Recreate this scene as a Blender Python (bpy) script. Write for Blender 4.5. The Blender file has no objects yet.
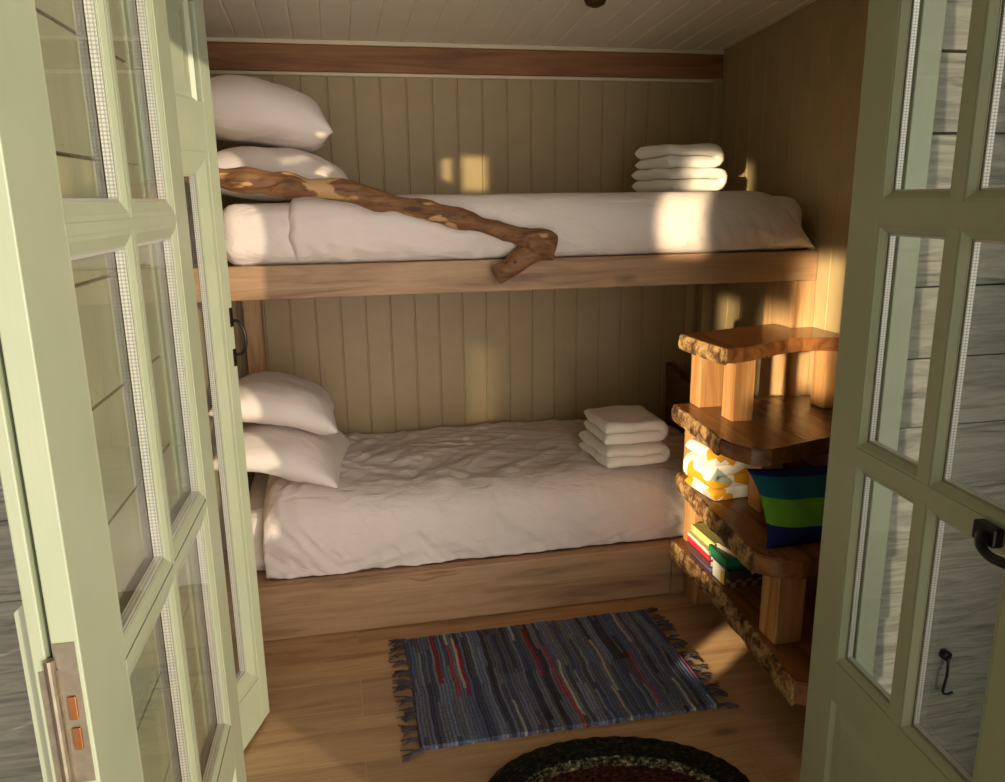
import bpy, bmesh, math, random
from mathutils import Vector, Matrix, noise
sc = bpy.context.scene
COL = sc.collection
R = random.Random(7)

# ------------------------------------------------------------------ helpers
def lin(r, g, b):
    f = lambda c: (c/255/12.92) if c/255 <= .04045 else ((c/255+.055)/1.055)**2.4
    return (f(r), f(g), f(b), 1)

def nse(x, y, z=0.0):
    return noise.noise(Vector((x, y, z)))

class MB:
    """collects shapes of ONE mesh"""
    def __init__(s): s.v = []; s.f = []; s.uv = None
    def add(s, vs, fs):
        o = len(s.v); s.v += [tuple(p) for p in vs]; s.f += [tuple(i+o for i in f) for f in fs]; return s
    def box(s, x0, x1, y0, y1, z0, z1, b=0.0):
        if b <= 0:
            vs = [(x, y, z) for x in (x0, x1) for y in (y0, y1) for z in (z0, z1)]
            return s.add(vs, [(0,1,3,2),(4,6,7,5),(0,4,5,1),(2,3,7,6),(0,2,6,4),(1,5,7,3)])
        bm = bmesh.new(); bmesh.ops.create_cube(bm, size=1)
        for v in bm.verts:
            v.co = Vector(((x0+x1)/2+v.co.x*(x1-x0), (y0+y1)/2+v.co.y*(y1-y0), (z0+z1)/2+v.co.z*(z1-z0)))
        bmesh.ops.bevel(bm, geom=bm.edges[:], offset=b, segments=2, affect='EDGES', profile=.5)
        return s.bm(bm)
    def bm(s, bm):
        bm.verts.index_update()
        s.add([v.co[:] for v in bm.verts], [[v.index for v in f.verts] for f in bm.faces]); bm.free(); return s
    def grid(s, fn, nu, nv, wrap_u=False):
        vs = [fn(i/(nu if wrap_u else nu-1), j/(nv-1)) for j in range(nv) for i in range(nu)]
        fs = []
        for j in range(nv-1):
            for i in range(nu if wrap_u else nu-1):
                a = j*nu+i; b = j*nu+(i+1) % nu; fs.append((a, b, b+nu, a+nu))
        return s.add(vs, fs)
    def tube(s, pts, rad, n=10, amp=0.0, freq=20, seed=0, caps=True):
        pts = [Vector(p) for p in pts]; m = len(pts)
        rad = rad if isinstance(rad, (list, tuple)) else [rad]*m
        o = len(s.v); up = None
        for k, p in enumerate(pts):
            t = (pts[min(k+1, m-1)]-pts[max(k-1, 0)]).normalized()
            if up is None:
                up = Vector((0, 0, 1)) if abs(t.z) < .9 else Vector((1, 0, 0))
            a = (up - t*up.dot(t)).normalized(); b = t.cross(a); up = a
            for i in range(n):
                th = 2*math.pi*i/n; d = a*math.cos(th)+b*math.sin(th)
                q = p+d*rad[k]
                if amp: q = q + d*amp*(nse(q.x*freq+seed, q.y*freq, q.z*freq)+.5*nse(q.x*freq*2.7, q.y*freq*2.7+seed, q.z*freq*2.7))
                s.v.append(q[:])
        for k in range(m-1):
            for i in range(n):
                s.f.append((o+k*n+i, o+k*n+(i+1) % n, o+(k+1)*n+(i+1) % n, o+(k+1)*n+i))
        if caps:
            s.f.append(tuple(o+i for i in reversed(range(n)))); s.f.append(tuple(o+(m-1)*n+i for i in range(n)))
        return s
    def lathe(s, prof, c, n=24):
        o = len(s.v); m = len(prof)
        for r, z in prof:
            for i in range(n):
                th = 2*math.pi*i/n; s.v.append((c[0]+r*math.cos(th), c[1]+r*math.sin(th), c[2]+z))
        for k in range(m-1):
            for i in range(n):
                s.f.append((o+k*n+i, o+k*n+(i+1) % n, o+(k+1)*n+(i+1) % n, o+(k+1)*n+i))
        s.f.append(tuple(o+i for i in reversed(range(n)))); s.f.append(tuple(o+(m-1)*n+i for i in range(n)))
        return s
    def ring(s, o, i, y0, y1):
        """rectangular ring: outer rect o=(x0,x1,z0,z1) at depth y0, inner rect i at depth y1 (sloped face)"""
        c = lambda r, y: [(r[0], y, r[2]), (r[1], y, r[2]), (r[1], y, r[3]), (r[0], y, r[3])]
        return s.add(c(o, y0)+c(i, y1), [(k, (k+1) % 4, 4+(k+1) % 4, 4+k) for k in range(4)])
    def rbox(s, c, h, r, n=(30, 20, 10), fn=None):
        """rounded box: centre, half sizes, radii per axis"""
        pos = {}; vs = []; fs = []
        def vid(i, j, k):
            if (i, j, k) not in pos:
                p = [(-1+2*a/m) for a, m in zip((i, j, k), n)]
                q = []; d = []
                for a in range(3):
                    # spend vertices on the rounded ends
                    x = p[a]*h[a]; inner = max(-(h[a]-r[a]), min(h[a]-r[a], x)); q.append(inner); d.append((x-inner)/r[a])
                L = math.sqrt(sum(e*e for e in d)) or 1
                pt = Vector([c[a]+q[a]+r[a]*d[a]/L*1.0 for a in range(3)])
                if fn: pt = fn(pt)
                pos[(i, j, k)] = len(vs); vs.append(pt[:])
            return pos[(i, j, k)]
        N = n
        for a, b, cc in ((0, 1, 2), (1, 2, 0), (2, 0, 1)):
            for side in (0, N[cc]):
                for i in range(N[a]):
                    for j in range(N[b]):
                        q = []
                        for di, dj in ((0, 0), (1, 0), (1, 1), (0, 1)):
                            ix = [0, 0, 0]; ix[a] = i+di; ix[b] = j+dj; ix[cc] = side; q.append(vid(*ix))
                        fs.append(tuple(q if side else reversed(q)))
        return s.add(vs, fs)
    def prism(s, outline, z0, z1, b=0.004):
        bm = bmesh.new()
        lo = [bm.verts.new((x, y, z0)) for x, y in outline]; f = bm.faces.new(lo)
        r = bmesh.ops.extrude_face_region(bm, geom=[f])
        for v in r['geom']:
            if isinstance(v, bmesh.types.BMVert): v.co.z = z1
        bmesh.ops.recalc_face_normals(bm, faces=bm.faces[:])
        if b: bmesh.ops.bevel(bm, geom=[e for e in bm.edges if abs(e.verts[0].co.z-e.verts[1].co.z) < 1e-6], offset=b, segments=2, affect='EDGES')
        return s.bm(bm)

def obj(name, mb, mat, parent=None, smooth=False, base=None, normals=True):
    me = bpy.data.meshes.new(name)
    vs = mb.v
    off = Vector((0, 0, 0))
    if parent is not None and parent.get('_w'):
        pp = parent
        off = Vector(pp['_w'])
    elif parent is None:
        xs = [v[0] for v in vs]; ys = [v[1] for v in vs]; zs = [v[2] for v in vs]
        off = Vector(base) if base else Vector(((min(xs)+max(xs))/2, (min(ys)+max(ys))/2, min(zs)))
    me.from_pydata([(v[0]-off.x, v[1]-off.y, v[2]-off.z) for v in vs], [], mb.f)
    if normals:
        bm = bmesh.new(); bm.from_mesh(me); bmesh.ops.recalc_face_normals(bm, faces=bm.faces[:]); bm.to_mesh(me); bm.free()
    if smooth:
        for p in me.polygons: p.use_smooth = True
    me.materials.append(mat)
    o = bpy.data.objects.new(name, me); COL.objects.link(o)
    if parent is not None: o.parent = parent; o['_w'] = tuple(off) if parent.get('_w') else None
    else: o.location = off; o['_w'] = tuple(off)
    if o.get('_w') is None and '_w' in o: del o['_w']
    return o

def thing(name, loc, label=None, cat=None, group=None, kind=None, rot=0, local=False):
    o = bpy.data.objects.new(name, None); COL.objects.link(o); o.location = loc; o.rotation_euler = (0, 0, rot)
    o.empty_display_size = .05
    if not local: o['_w'] = tuple(loc)
    return tag(o, label, cat, group, kind)

def tag(o, label=None, cat=None, group=None, kind=None):
    if label: o['label'] = label
    if cat: o['category'] = cat
    if group: o['group'] = group
    if kind: o['kind'] = kind
    return o

def struct(name, mb, mat, label=None, **k):
    o = obj(name, mb, mat, **k); o['kind'] = 'structure'
    if label: o['label'] = label
    return o

# ------------------------------------------------------------------ materials
def mat(name, rough=.5, spec=.5):
    m = bpy.data.materials.new(name); m.use_nodes = True
    nt = m.node_tree; b = nt.nodes['Principled BSDF']; b.inputs['Roughness'].default_value = rough
    b.inputs['Specular IOR Level'].default_value = spec
    return m, nt, b
def N(nt, t, **k):
    n = nt.nodes.new(t)
    for a, v in k.items(): setattr(n, a, v)
    return n
def coords(nt, scale=(1, 1, 1), rot=(0, 0, 0), loc=(0, 0, 0), kind='Object'):
    tc = N(nt, 'ShaderNodeTexCoord'); mp = N(nt, 'ShaderNodeMapping')
    mp.inputs['Scale'].default_value = scale; mp.inputs['Rotation'].default_value = rot; mp.inputs['Location'].default_value = loc
    nt.links.new(tc.outputs[kind], mp.inputs[0]); return mp.outputs[0]
def ramp(nt, fac, stops, interp='LINEAR'):
    r = N(nt, 'ShaderNodeValToRGB'); r.color_ramp.interpolation = interp; e = r.color_ramp.elements
    while len(e) < len(stops): e.new(.5)
    for x, (p, c) in zip(e, stops): x.position = p; x.color = c
    nt.links.new(fac, r.inputs[0]); return r.outputs[0]
def noi(nt, vec, scale, detail=4, rough=.6, dist=0):
    n = N(nt, 'ShaderNodeTexNoise'); n.inputs['Scale'].default_value = scale; n.inputs['Detail'].default_value = detail
    n.inputs['Roughness'].default_value = rough; n.inputs['Distortion'].default_value = dist
    nt.links.new(vec, n.inputs['Vector']); return n.outputs[0]
def bump(nt, b, h, strength=.3, dist=.002):
    n = N(nt, 'ShaderNodeBump'); n.inputs['Strength'].default_value = strength; n.inputs['Distance'].default_value = dist
    nt.links.new(h, n.inputs['Height']); nt.links.new(n.outputs[0], b.inputs['Normal'])
def mixc(nt, fac, a, b, mode='MIX'):
    m = N(nt, 'ShaderNodeMix', data_type='RGBA', blend_type=mode)
    for s, v in ((0, fac), (6, a), (7, b)):
        if hasattr(v, 'links') or hasattr(v, 'is_output'): nt.links.new(v, m.inputs[s])
        else: m.inputs[s].default_value = v
    return m.outputs[2]
def mth(nt, op, a, b=0.0, c=None):
    m = N(nt, 'ShaderNodeMath', operation=op)
    for i, v in enumerate((a, b) if c is None else (a, b, c)):
        if hasattr(v, 'is_output'): nt.links.new(v, m.inputs[i])
        else: m.inputs[i].default_value = v
    return m.outputs[0]

def paint(name, c, c2, rough=.45, bs=.15):
    m, nt, b = mat(name, rough)
    v = coords(nt)
    col = ramp(nt, noi(nt, v, 9, 3), [(.3, c), (.7, c2)])
    nt.links.new(col, b.inputs['Base Color']); bump(nt, b, noi(nt, coords(nt, (40, 40, 4)), 6, 3), bs, .0015)
    return m

def wood(name, cols, axis=0, grain=1.0, rough=.5, knots=True, bs=.25, spec=.4, loc=(0, 0, 0)):
    """long-grained timber; axis = direction of the grain"""
    m, nt, b = mat(name, rough, spec)
    sc_ = [14*grain]*3; sc_[axis] = 1.1*grain
    v = coords(nt, sc_, loc=loc)
    n1 = noi(nt, v, 1.3, 6, .62, .9)
    col = ramp(nt, n1, [(.28, cols[0]), (.45, cols[1]), (.58, cols[2]), (.74, cols[1])])
    s2 = [90]*3; s2[axis] = 3
    fine = noi(nt, coords(nt, s2, loc=loc), 1.5, 3)
    col = mixc(nt, .28, col, ramp(nt, fine, [(.3, (.5, .45, .4, 1)), (.62, (1, 1, 1, 1))]), 'MULTIPLY')
    if knots:
        s3 = [5.0]*3; s3[axis] = 2.2
        vo = N(nt, 'ShaderNodeTexVoronoi'); vo.inputs['Scale'].default_value = 1.0
        nt.links.new(coords(nt, s3, loc=loc), vo.inputs['Vector'])
        k = ramp(nt, vo.outputs['Distance'], [(.05, (.30, .22, .15, 1)), (.13, (1, 1, 1, 1))])
        col = mixc(nt, .8, col, k, 'MULTIPLY')
    nt.links.new(col, b.inputs['Base Color']); bump(nt, b, fine, bs, .001)
    return m

M = {}
M['green'] = paint('sage_green_paint', lin(163, 170, 141), lin(170, 176, 149), .38, .1)
M['wallp'] = paint('olive_cream_panel_paint', lin(163, 143, 103), lin(171, 151, 111), .5)
M['ceil'] = paint('pale_ceiling_paint', lin(244, 232, 208), lin(248, 238, 216), .5)
M['creamtrim'] = paint('cream_trim_paint', lin(216, 204, 170), lin(222, 212, 180), .45)
M['oak'] = wood('bunk_oak', [lin(126, 93, 64), lin(166, 130, 94), lin(182, 146, 110)], 0, 1.0, .5)
M['oakz'] = wood('post_oak', [lin(150, 110, 68), lin(194, 152, 104), lin(208, 170, 122)], 2, 1.0, .5, False)
M['beam'] = wood('beam_wood', [lin(104, 66, 36), lin(142, 96, 56), lin(158, 112, 70)], 0, 1.0, .55)
M['cedar'] = wood('cedar_post', [lin(138, 90, 48), lin(184, 132, 80), lin(202, 154, 102)], 2, 1.1, .4, False)
M['tread'] = wood('varnished_tread', [lin(80, 46, 22), lin(128, 80, 42), lin(150, 98, 54)], 1, .7, .25, True, .12, .5)
M['darkboard'] = wood('dark_live_edge_board', [lin(70, 42, 22), lin(104, 66, 36), lin(122, 80, 46)], 1, .8, .5, False)

def mk_floor():
    m, nt, b = mat('oak_floor', .42)
    v = coords(nt, (1, 1, 1), kind='Object')
    br = N(nt, 'ShaderNodeTexBrick'); br.offset = .37; br.inputs['Scale'].default_value = 1
    br.inputs['Brick Width'].default_value = 1.55; br.inputs['Row Height'].default_value = .185; br.inputs['Mortar Size'].default_value = .0016
    br.inputs['Color1'].default_value = (.0, .0, .0, 1); br.inputs['Color2'].default_value = (1, 1, 1, 1); br.inputs['Mortar'].default_value = (.5, .5, .5, 1)
    nt.links.new(v, br.inputs['Vector'])
    # per plank shift of the grain
    add = N(nt, 'ShaderNodeVectorMath', operation='MULTIPLY_ADD'); nt.links.new(br.outputs['Color'], add.inputs[0]); add.inputs[1].default_value = (3, 7, 2)
    nt.links.new(coords(nt, (1.3, 13, 13)), add.inputs[2])
    n1 = noi(nt, add.outputs[0], 1.2, 6, .62, 1.1)
    col = ramp(nt, n1, [(.28, lin(150, 115, 80)), (.46, lin(186, 148, 108)), (.6, lin(197, 161, 121)), (.75, lin(180, 141, 101))])
    fine = noi(nt, coords(nt, (4, 90, 90)), 1.4, 3)
    col = mixc(nt, .3, col, ramp(nt, fine, [(.3, (.5, .45, .4, 1)), (.62, (1, 1, 1, 1))]), 'MULTIPLY')
    col = mixc(nt, .14, col, br.outputs['Color'], 'OVERLAY')
    vo = N(nt, 'ShaderNodeTexVoronoi'); vo.inputs['Scale'].default_value = 1; nt.links.new(coords(nt, (2.0, 4.2, 4)), vo.inputs['Vector'])
    col = mixc(nt, .75, col, ramp(nt, vo.outputs['Distance'], [(.03, (.35, .26, .18, 1)), (.1, (1, 1, 1, 1))]), 'MULTIPLY')
    col = mixc(nt, mth(nt, 'MULTIPLY', br.outputs['Fac'], .5), col, lin(196, 166, 126))
    nt.links.new(col, b.inputs['Base Color']); bump(nt, b, fine, .15, .001)
    return m
M['floor'] = mk_floor()

def fabric(name, c, c2, scale=260, bs=.25, big=3.0, rough=.9, creases=0):
    m, nt, b = mat(name, rough, .2)
    v = coords(nt)
    nt.links.new(ramp(nt, noi(nt, v, big, 3), [(.3, c), (.7, c2)]), b.inputs['Base Color'])
    bump(nt, b, noi(nt, v, scale, 2), bs, .001)
    b.inputs['Sheen Weight'].default_value = .15
    if creases:
        n2 = noi(nt, coords(nt, (5, 14, 9), (0, 0, .5)), 1.6, 4, .55, .8)
        bp = N(nt, 'ShaderNodeBump'); bp.inputs['Strength'].default_value = creases; bp.inputs['Distance'].default_value = .012
        nt.links.new(n2, bp.inputs['Height']); nt.links.new(bp.outputs[0], [n for n in nt.nodes if n.type == 'BUMP'][0].inputs['Normal'])
    return m
M['linen'] = fabric('white_cotton', lin(228, 214, 204), lin(234, 221, 212), 300, .1, creases=.9)
M['linen2'] = fabric('white_pillow_cotton', lin(229, 216, 206), lin(235, 223, 213), 300, .1, creases=.3)
M['towel'] = fabric('white_terry', lin(244, 239, 228), lin(249, 245, 236), 420, .9)

def mk_blanket():
    m, nt, b = mat('patterned_towel_cotton', .9, .2)
    vo = N(nt, 'ShaderNodeTexVoronoi'); vo.inputs['Scale'].default_value = 19; nt.links.new(coords(nt, (1, 1, 1)), vo.inputs['Vector'])
    sep = N(nt, 'ShaderNodeSeparateColor'); nt.links.new(vo.outputs['Color'], sep.inputs[0])
    c = ramp(nt, sep.outputs[0], [(0, lin(246, 240, 226)), (.52, lin(226, 164, 46)), (.72, lin(238, 226, 200)), (.86, lin(168, 174, 160)), (.93, lin(206, 140, 34))], 'CONSTANT')
    nt.links.new(c, b.inputs['Base Color']); bump(nt, b, noi(nt, coords(nt), 350, 2), .7, .001)
    return m
M['blanket'] = mk_blanket()

def mk_cushion():
    m, nt, b = mat('striped_cushion_cloth', .85, .2)
    sep = N(nt, 'ShaderNodeSeparateXYZ'); nt.links.new(coords(nt), sep.inputs[0])
    z = mth(nt, 'MULTIPLY', sep.outputs[2], 4.0)
    c = ramp(nt, z, [(0, lin(22, 34, 98)), (.24, lin(104, 160, 50)), (.50, lin(20, 88, 108)), (.70, lin(16, 30, 84))], 'CONSTANT')
    nt.links.new(c, b.inputs['Base Color']); bump(nt, b, noi(nt, coords(nt), 400, 2), .4, .001)
    return m
M['cushion'] = mk_cushion()

def mk_bark(name, dark, mid, pale, scale=28):
    m, nt, b = mat(name, .85, .2)
    v = coords(nt, (1, 1, 1)); n1 = noi(nt, v, scale, 6, .7, .4)
    c = ramp(nt, n1, [(.34, dark), (.47, mid), (.6, pale), (.72, mid)])
    nt.links.new(c, b.inputs['Base Color']); bump(nt, b, noi(nt, v, scale*2.3, 5, .7), .9, .006)
    return m
M['bark'] = mk_bark('rough_bark', lin(40, 27, 18), lin(110, 80, 50), lin(184, 150, 102), 24)

def mk_branch():
    m, nt, b = mat('stripped_branch', .6, .3)
    n1 = noi(nt, coords(nt, (9, 45, 45), (0, .25, 0)), 1.0, 5, .65, .8)
    c = ramp(nt, n1, [(.3, lin(78, 50, 30)), (.47, lin(124, 86, 54)), (.6, lin(142, 102, 68)), (.8, lin(102, 68, 40))])
    patch = noi(nt, coords(nt, (9, 24, 24), (0, .25, 0), (3.3, .2, 1.0)), 1, 2, .5, .3)
    c = mixc(nt, ramp(nt, patch, [(.60, (0, 0, 0, 1)), (.64, (1, 1, 1, 1))]), c, lin(196, 156, 108))
    nt.links.new(c, b.inputs['Base Color']); bump(nt, b, n1, .6, .004)
    return m
M['branch'] = mk_branch()
M['branchpale'] = wood('pale_cut_branch', [lin(140, 98, 58), lin(186, 142, 92), lin(206, 166, 116)], 0, 1.5, .6, False, .5)

def mk_ragrug():
    m, nt, b = mat('woven_rag_strips', .95, .1)
    sep = N(nt, 'ShaderNodeSeparateXYZ'); tc = coords(nt); nt.links.new(tc, sep.inputs[0])
    wob = mth(nt, 'MULTIPLY', mth(nt, 'SUBTRACT', noi(nt, coords(nt, (1.5, 5, 1)), 1.0, 2), .5), .030)
    xs = mth(nt, 'ADD', sep.outputs[0], wob)
    i = mth(nt, 'FLOOR', mth(nt, 'MULTIPLY', xs, 95.0))
    w1 = N(nt, 'ShaderNodeTexWhiteNoise', noise_dimensions='1D'); nt.links.new(i, w1.inputs['W'])
    seg = mth(nt, 'FLOOR', mth(nt, 'MULTIPLY', mth(nt, 'ADD', sep.outputs[1], w1.outputs['Value']), 3.6))
    i2 = mth(nt, 'FLOOR', mth(nt, 'MULTIPLY', xs, 38.0))
    w2 = N(nt, 'ShaderNodeTexWhiteNoise', noise_dimensions='2D'); cb = N(nt, 'ShaderNodeCombineXYZ')
    nt.links.new(i, cb.inputs[0]); nt.links.new(seg, cb.inputs[1]); nt.links.new(cb.outputs[0], w2.inputs['Vector'])
    w3 = N(nt, 'ShaderNodeTexWhiteNoise', noise_dimensions='2D'); cb3 = N(nt, 'ShaderNodeCombineXYZ')
    nt.links.new(i2, cb3.inputs[0]); nt.links.new(mth(nt, 'FLOOR', mth(nt, 'MULTIPLY', sep.outputs[1], 2.5)), cb3.inputs[1]); nt.links.new(cb3.outputs[0], w3.inputs['Vector'])
    pal = [(0, lin(116, 120, 138)), (.16, lin(150, 154, 170)), (.30, lin(76, 68, 66)), (.42, lin(120, 138, 174)), (.52, lin(140, 132, 128)), (.62, lin(74, 62, 54)), (.72, lin(112, 116, 118)), (.81, lin(118, 108, 84)), (.86, lin(78, 100, 146)), (.915, lin(222, 210, 186)), (.955, lin(120, 132, 136)), (.972, lin(196, 36, 50))]
    c = ramp(nt, w2.outputs['Value'], pal, 'CONSTANT')
    c2 = ramp(nt, w3.outputs['Value'], [(0, lin(112, 116, 134)), (.3, lin(66, 60, 60)), (.55, lin(120, 122, 132)), (.8, lin(96, 108, 140))], 'CONSTANT')
    c = mixc(nt, .38, c, c2)
    drift = noi(nt, coords(nt, (5, 2.5, 1), loc=(2, 0, 0)), 1.0, 2)
    c = mixc(nt, mth(nt, 'MULTIPLY', ramp(nt, drift, [(.38, (0, 0, 0, 1)), (.62, (1, 1, 1, 1))]), .30), c, lin(84, 102, 148))
    fr = mth(nt, 'ABSOLUTE', mth(nt, 'SUBTRACT', mth(nt, 'FRACT', mth(nt, 'MULTIPLY', xs, 95.0)), .5))
    c = mixc(nt, .85, c, ramp(nt, fr, [(.34, (1, 1, 1, 1)), (.5, (.30, .30, .32, 1))]), 'MULTIPLY')
    knit = mth(nt, 'SINE', mth(nt, 'ADD', mth(nt, 'MULTIPLY', sep.outputs[1], 620.0), mth(nt, 'MULTIPLY', w1.outputs['Value'], 40.0)))
    c = mixc(nt, .35, c, ramp(nt, mth(nt, 'MULTIPLY_ADD', knit, .5, .5), [(.1, (.45, .45, .46, 1)), (.6, (1.2, 1.2, 1.2, 1))]), 'MULTIPLY')
    tw = noi(nt, coords(nt, (140, 60, 1)), 1.5, 3)
    c = mixc(nt, .8, c, ramp(nt, tw, [(.32, (.58, .58, .60, 1)), (.6, (1.15, 1.15, 1.15, 1))]), 'MULTIPLY')
    nt.links.new(c, b.inputs['Base Color']); bump(nt, b, tw, .8, .004)
    return m
M['rag'] = mk_ragrug()
M['fringe'] = fabric('fringe_yarn', lin(58, 48, 50), lin(96, 90, 98), 200, .5, 12)

def braid(name, c1, c2, c3):
    m, nt, b = mat(name, .95, .1)
    v = coords(nt, (1, 1, 1)); n1 = noi(nt, v, 75, 2, .6)
    c = ramp(nt, n1, [(.36, c1), (.46, c2), (.60, c3)], 'CONSTANT')
    nt.links.new(c, b.inputs['Base Color']); bump(nt, b, noi(nt, v, 120, 3), .8, .003)
    return m
M['braid_dark'] = braid('dark_braid', lin(24, 26, 18), lin(36, 34, 24), lin(60, 46, 34))
M['braid_light'] = braid('speckled_braid', lin(40, 34, 28), lin(96, 86, 70), lin(168, 154, 128))
M['braid_red'] = braid('maroon_braid', lin(48, 24, 20), lin(66, 34, 28), lin(84, 46, 36))

def mk_clad():
    m, nt, b = mat('weathered_grey_boards', .85, .2)
    v = coords(nt, (2.2, 2.2, 26)); n1 = noi(nt, v, 1.6, 6, .65, 1.6)
    c = ramp(nt, n1, [(.3, lin(96, 95, 86)), (.48, lin(134, 132, 120)), (.62, lin(154, 151, 137)), (.75, lin(116, 114, 103))])
    vo = N(nt, 'ShaderNodeTexVoronoi'); vo.inputs['Scale'].default_value = 1; nt.links.new(coords(nt, (7, 7, 9)), vo.inputs['Vector'])
    c = mixc(nt, .8, c, ramp(nt, vo.outputs['Distance'], [(.05, (.32, .27, .24, 1)), (.10, (1, 1, 1, 1))]), 'MULTIPLY')
    nt.links.new(c, b.inputs['Base Color']); bump(nt, b, n1, .5, .003)
    return m
M['clad'] = mk_clad()
M['cladtrim'] = paint('grey_green_trim', lin(176, 173, 143), lin(186, 183, 154), .6, .3)
M['ground'] = fabric('gravel_ground', lin(205, 198, 178), lin(222, 214, 194), 60, .9, 6)

def metal(name, c, rough, met=1.0):
    m, nt, b = mat(name, rough); b.inputs['Metallic'].default_value = met
    nt.links.new(ramp(nt, noi(nt, coords(nt), 60, 3), [(.35, c), (.65, tuple(min(1, x*1.25) for x in c[:3])+(1,))]), b.inputs['Base Color'])
    return m
M['iron'] = metal('black_iron', lin(34, 30, 28), .35, .7)
M['steel'] = metal('worn_hinge_steel', lin(150, 138, 118), .4, .85)
M['copper'] = metal('copper', lin(172, 112, 68), .35, .9)
M['bronze'] = metal('bronze', lin(92, 70, 40), .4, .8)

def mk_spacer():
    m, nt, b = mat('perforated_spacer', .3); b.inputs['Metallic'].default_value = .35
    sep = N(nt, 'ShaderNodeSeparateXYZ'); nt.links.new(coords(nt), sep.inputs[0])
    f = lambda s_, k: mth(nt, 'SINE', mth(nt, 'MULTIPLY', s_, k))
    d = mth(nt, 'MULTIPLY', mth(nt, 'ABSOLUTE', f(mth(nt, 'ADD', sep.outputs[0], sep.outputs[2]), 620.0)), mth(nt, 'ABSOLUTE', f(sep.outputs[1], 620.0)))
    c = ramp(nt, d, [(.1, lin(176, 175, 166)), (.6, lin(240, 238, 230))])
    nt.links.new(c, b.inputs['Base Color']); return m
M['spacer'] = mk_spacer()

def mk_glass():
    m = bpy.data.materials.new('window_glass'); m.use_nodes = True; nt = m.node_tree; nt.nodes.clear()
    out = N(nt, 'ShaderNodeOutputMaterial'); mx = N(nt, 'ShaderNodeMixShader'); ge = N(nt, 'ShaderNodeNewGeometry'); dp = N(nt, 'ShaderNodeVectorMath', operation='DOT_PRODUCT')
    nt.links.new(ge.outputs['Normal'], dp.inputs[0]); nt.links.new(ge.outputs['Incoming'], dp.inputs[1])
    sch = mth(nt, 'MULTIPLY_ADD', mth(nt, 'POWER', mth(nt, 'SUBTRACT', 1.0, mth(nt, 'ABSOLUTE', dp.outputs['Value'])), 5.0), .93, .035)
    tr = N(nt, 'ShaderNodeBsdfTransparent'); tr.inputs['Color'].default_value = (.93, .95, .93, 1)
    gl = N(nt, 'ShaderNodeBsdfGlossy'); gl.inputs['Roughness'].default_value = .0
    n = noi(nt, coords(nt), 4, 1); bp = N(nt, 'ShaderNodeBump'); bp.inputs['Strength'].default_value = .04; bp.inputs['Distance'].default_value = .01
    nt.links.new(n, bp.inputs['Height']); nt.links.new(bp.outputs[0], gl.inputs['Normal'])
    nt.links.new(sch, mx.inputs[0]); nt.links.new(tr.outputs[0], mx.inputs[1]); nt.links.new(gl.outputs[0], mx.inputs[2]); nt.links.new(mx.outputs[0], out.inputs[0])
    return m
M['glass'] = mk_glass()

def flat(name, r, g, b_, rough=.5):
    m, nt, b = mat(name, rough)
    c = lin(r, g, b_)
    nt.links.new(ramp(nt, noi(nt, coords(nt), 25, 2), [(.3, c), (.7, tuple(x*.88 for x in c[:3])+(1,))]), b.inputs['Base Color']); return m

# ------------------------------------------------------------------ room shell
XL, XR, YB = -.45, 1.629, .80
ZC = lambda y: 2.003+(.8-y)*.072
YF = -.92           # inner face of the front wall
YX = -1.06          # outer face of the front wall

def boards(x0, x1, z0, z1f, pitch, place, depth=.004, gw=.005, bead=True, start=0.0):
    """tongue-and-groove sheet along u, extruded to z1f(u); place(u, d, z) -> point (d = depth into the wall)"""
    us = [(x0, 0)]
    k = math.ceil((x0-start)/pitch)
    while start+k*pitch < x1-gw:
        g = start+k*pitch
        if g-gw > x0:
            us += [(g-gw, 0), (g-gw*.35, depth), (g+gw*.35, depth), (g+gw, 0)]
        k += 1
    us.append((x1, 0))
    mb = MB(); vs = []; fs = []
    for u, d in us: vs += [place(u, d, z0), place(u, d, z1f(u))]
    for i in range(len(us)-1): fs.append((2*i, 2*i+2, 2*i+3, 2*i+1))
    return mb.add(vs, fs)

mb = MB().box(XL-.1, XR+.1, -1.12, YB+.06, -.06, 0); struct('floor', mb, M['floor'], base=(0, -1.02, 0))
mb = boards(XL, XR, 0, lambda u: ZC(YB)+.01, .1, lambda u, d, z: (u, YB+d, z), start=.012)
mb.box(XL-.1, XR+.1, YB+.02, YB+.08, -.05, 2.1); struct('wall_back', mb, M['wallp'], base=(.6, YB, 0), normals=False)
mb = boards(YF, YB, 0, lambda u: ZC(u)+.01, .1, lambda u, d, z: (XR+d, u, z), depth=.0018, gw=.0045, start=.03)
mb.box(XR+.02, XR+.09, YF-.14, YB+.02, -.05, 2.25); struct('wall_right', mb, M['wallp'], base=(XR, 0, 0), normals=False)
mb = boards(YF, YB, 0, lambda u: ZC(u)+.01, .1, lambda u, d, z: (XL-d, u, z), start=.03)
mb.box(XL-.09, XL-.02, YF-.14, YB+.02, -.05, 2.25); struct('wall_left', mb, M['wallp'], base=(XL, 0, 0), normals=False)
us = []
mb = MB(); vs = []; fs = []
u = XL; pts = [(XL, 0)]
k = 0
while True:
    g = -.40+.1*k; k += 1
    if g > XR-.01: break
    pts += [(g-.005, 0), (g-.002, .004), (g+.002, .004), (g+.005, 0)]
pts.append((XR, 0))
for x, dz in pts: vs += [(x, YB, ZC(YB)+dz), (x, YF, ZC(YF)+dz)]
for i in range(len(pts)-1): fs.append((2*i, 2*i+1, 2*i+3, 2*i+2))
mb.add(vs, fs)
mb.add([(x, y, ZC(y)+h) for x in (XL-.1, XR+.1) for y in (YB+.08, YF-.14) for h in (.02, .09)], [(0,1,3,2),(4,6,7,5),(0,4,5,1),(2,3,7,6),(0,2,6,4),(1,5,7,3)])
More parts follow.
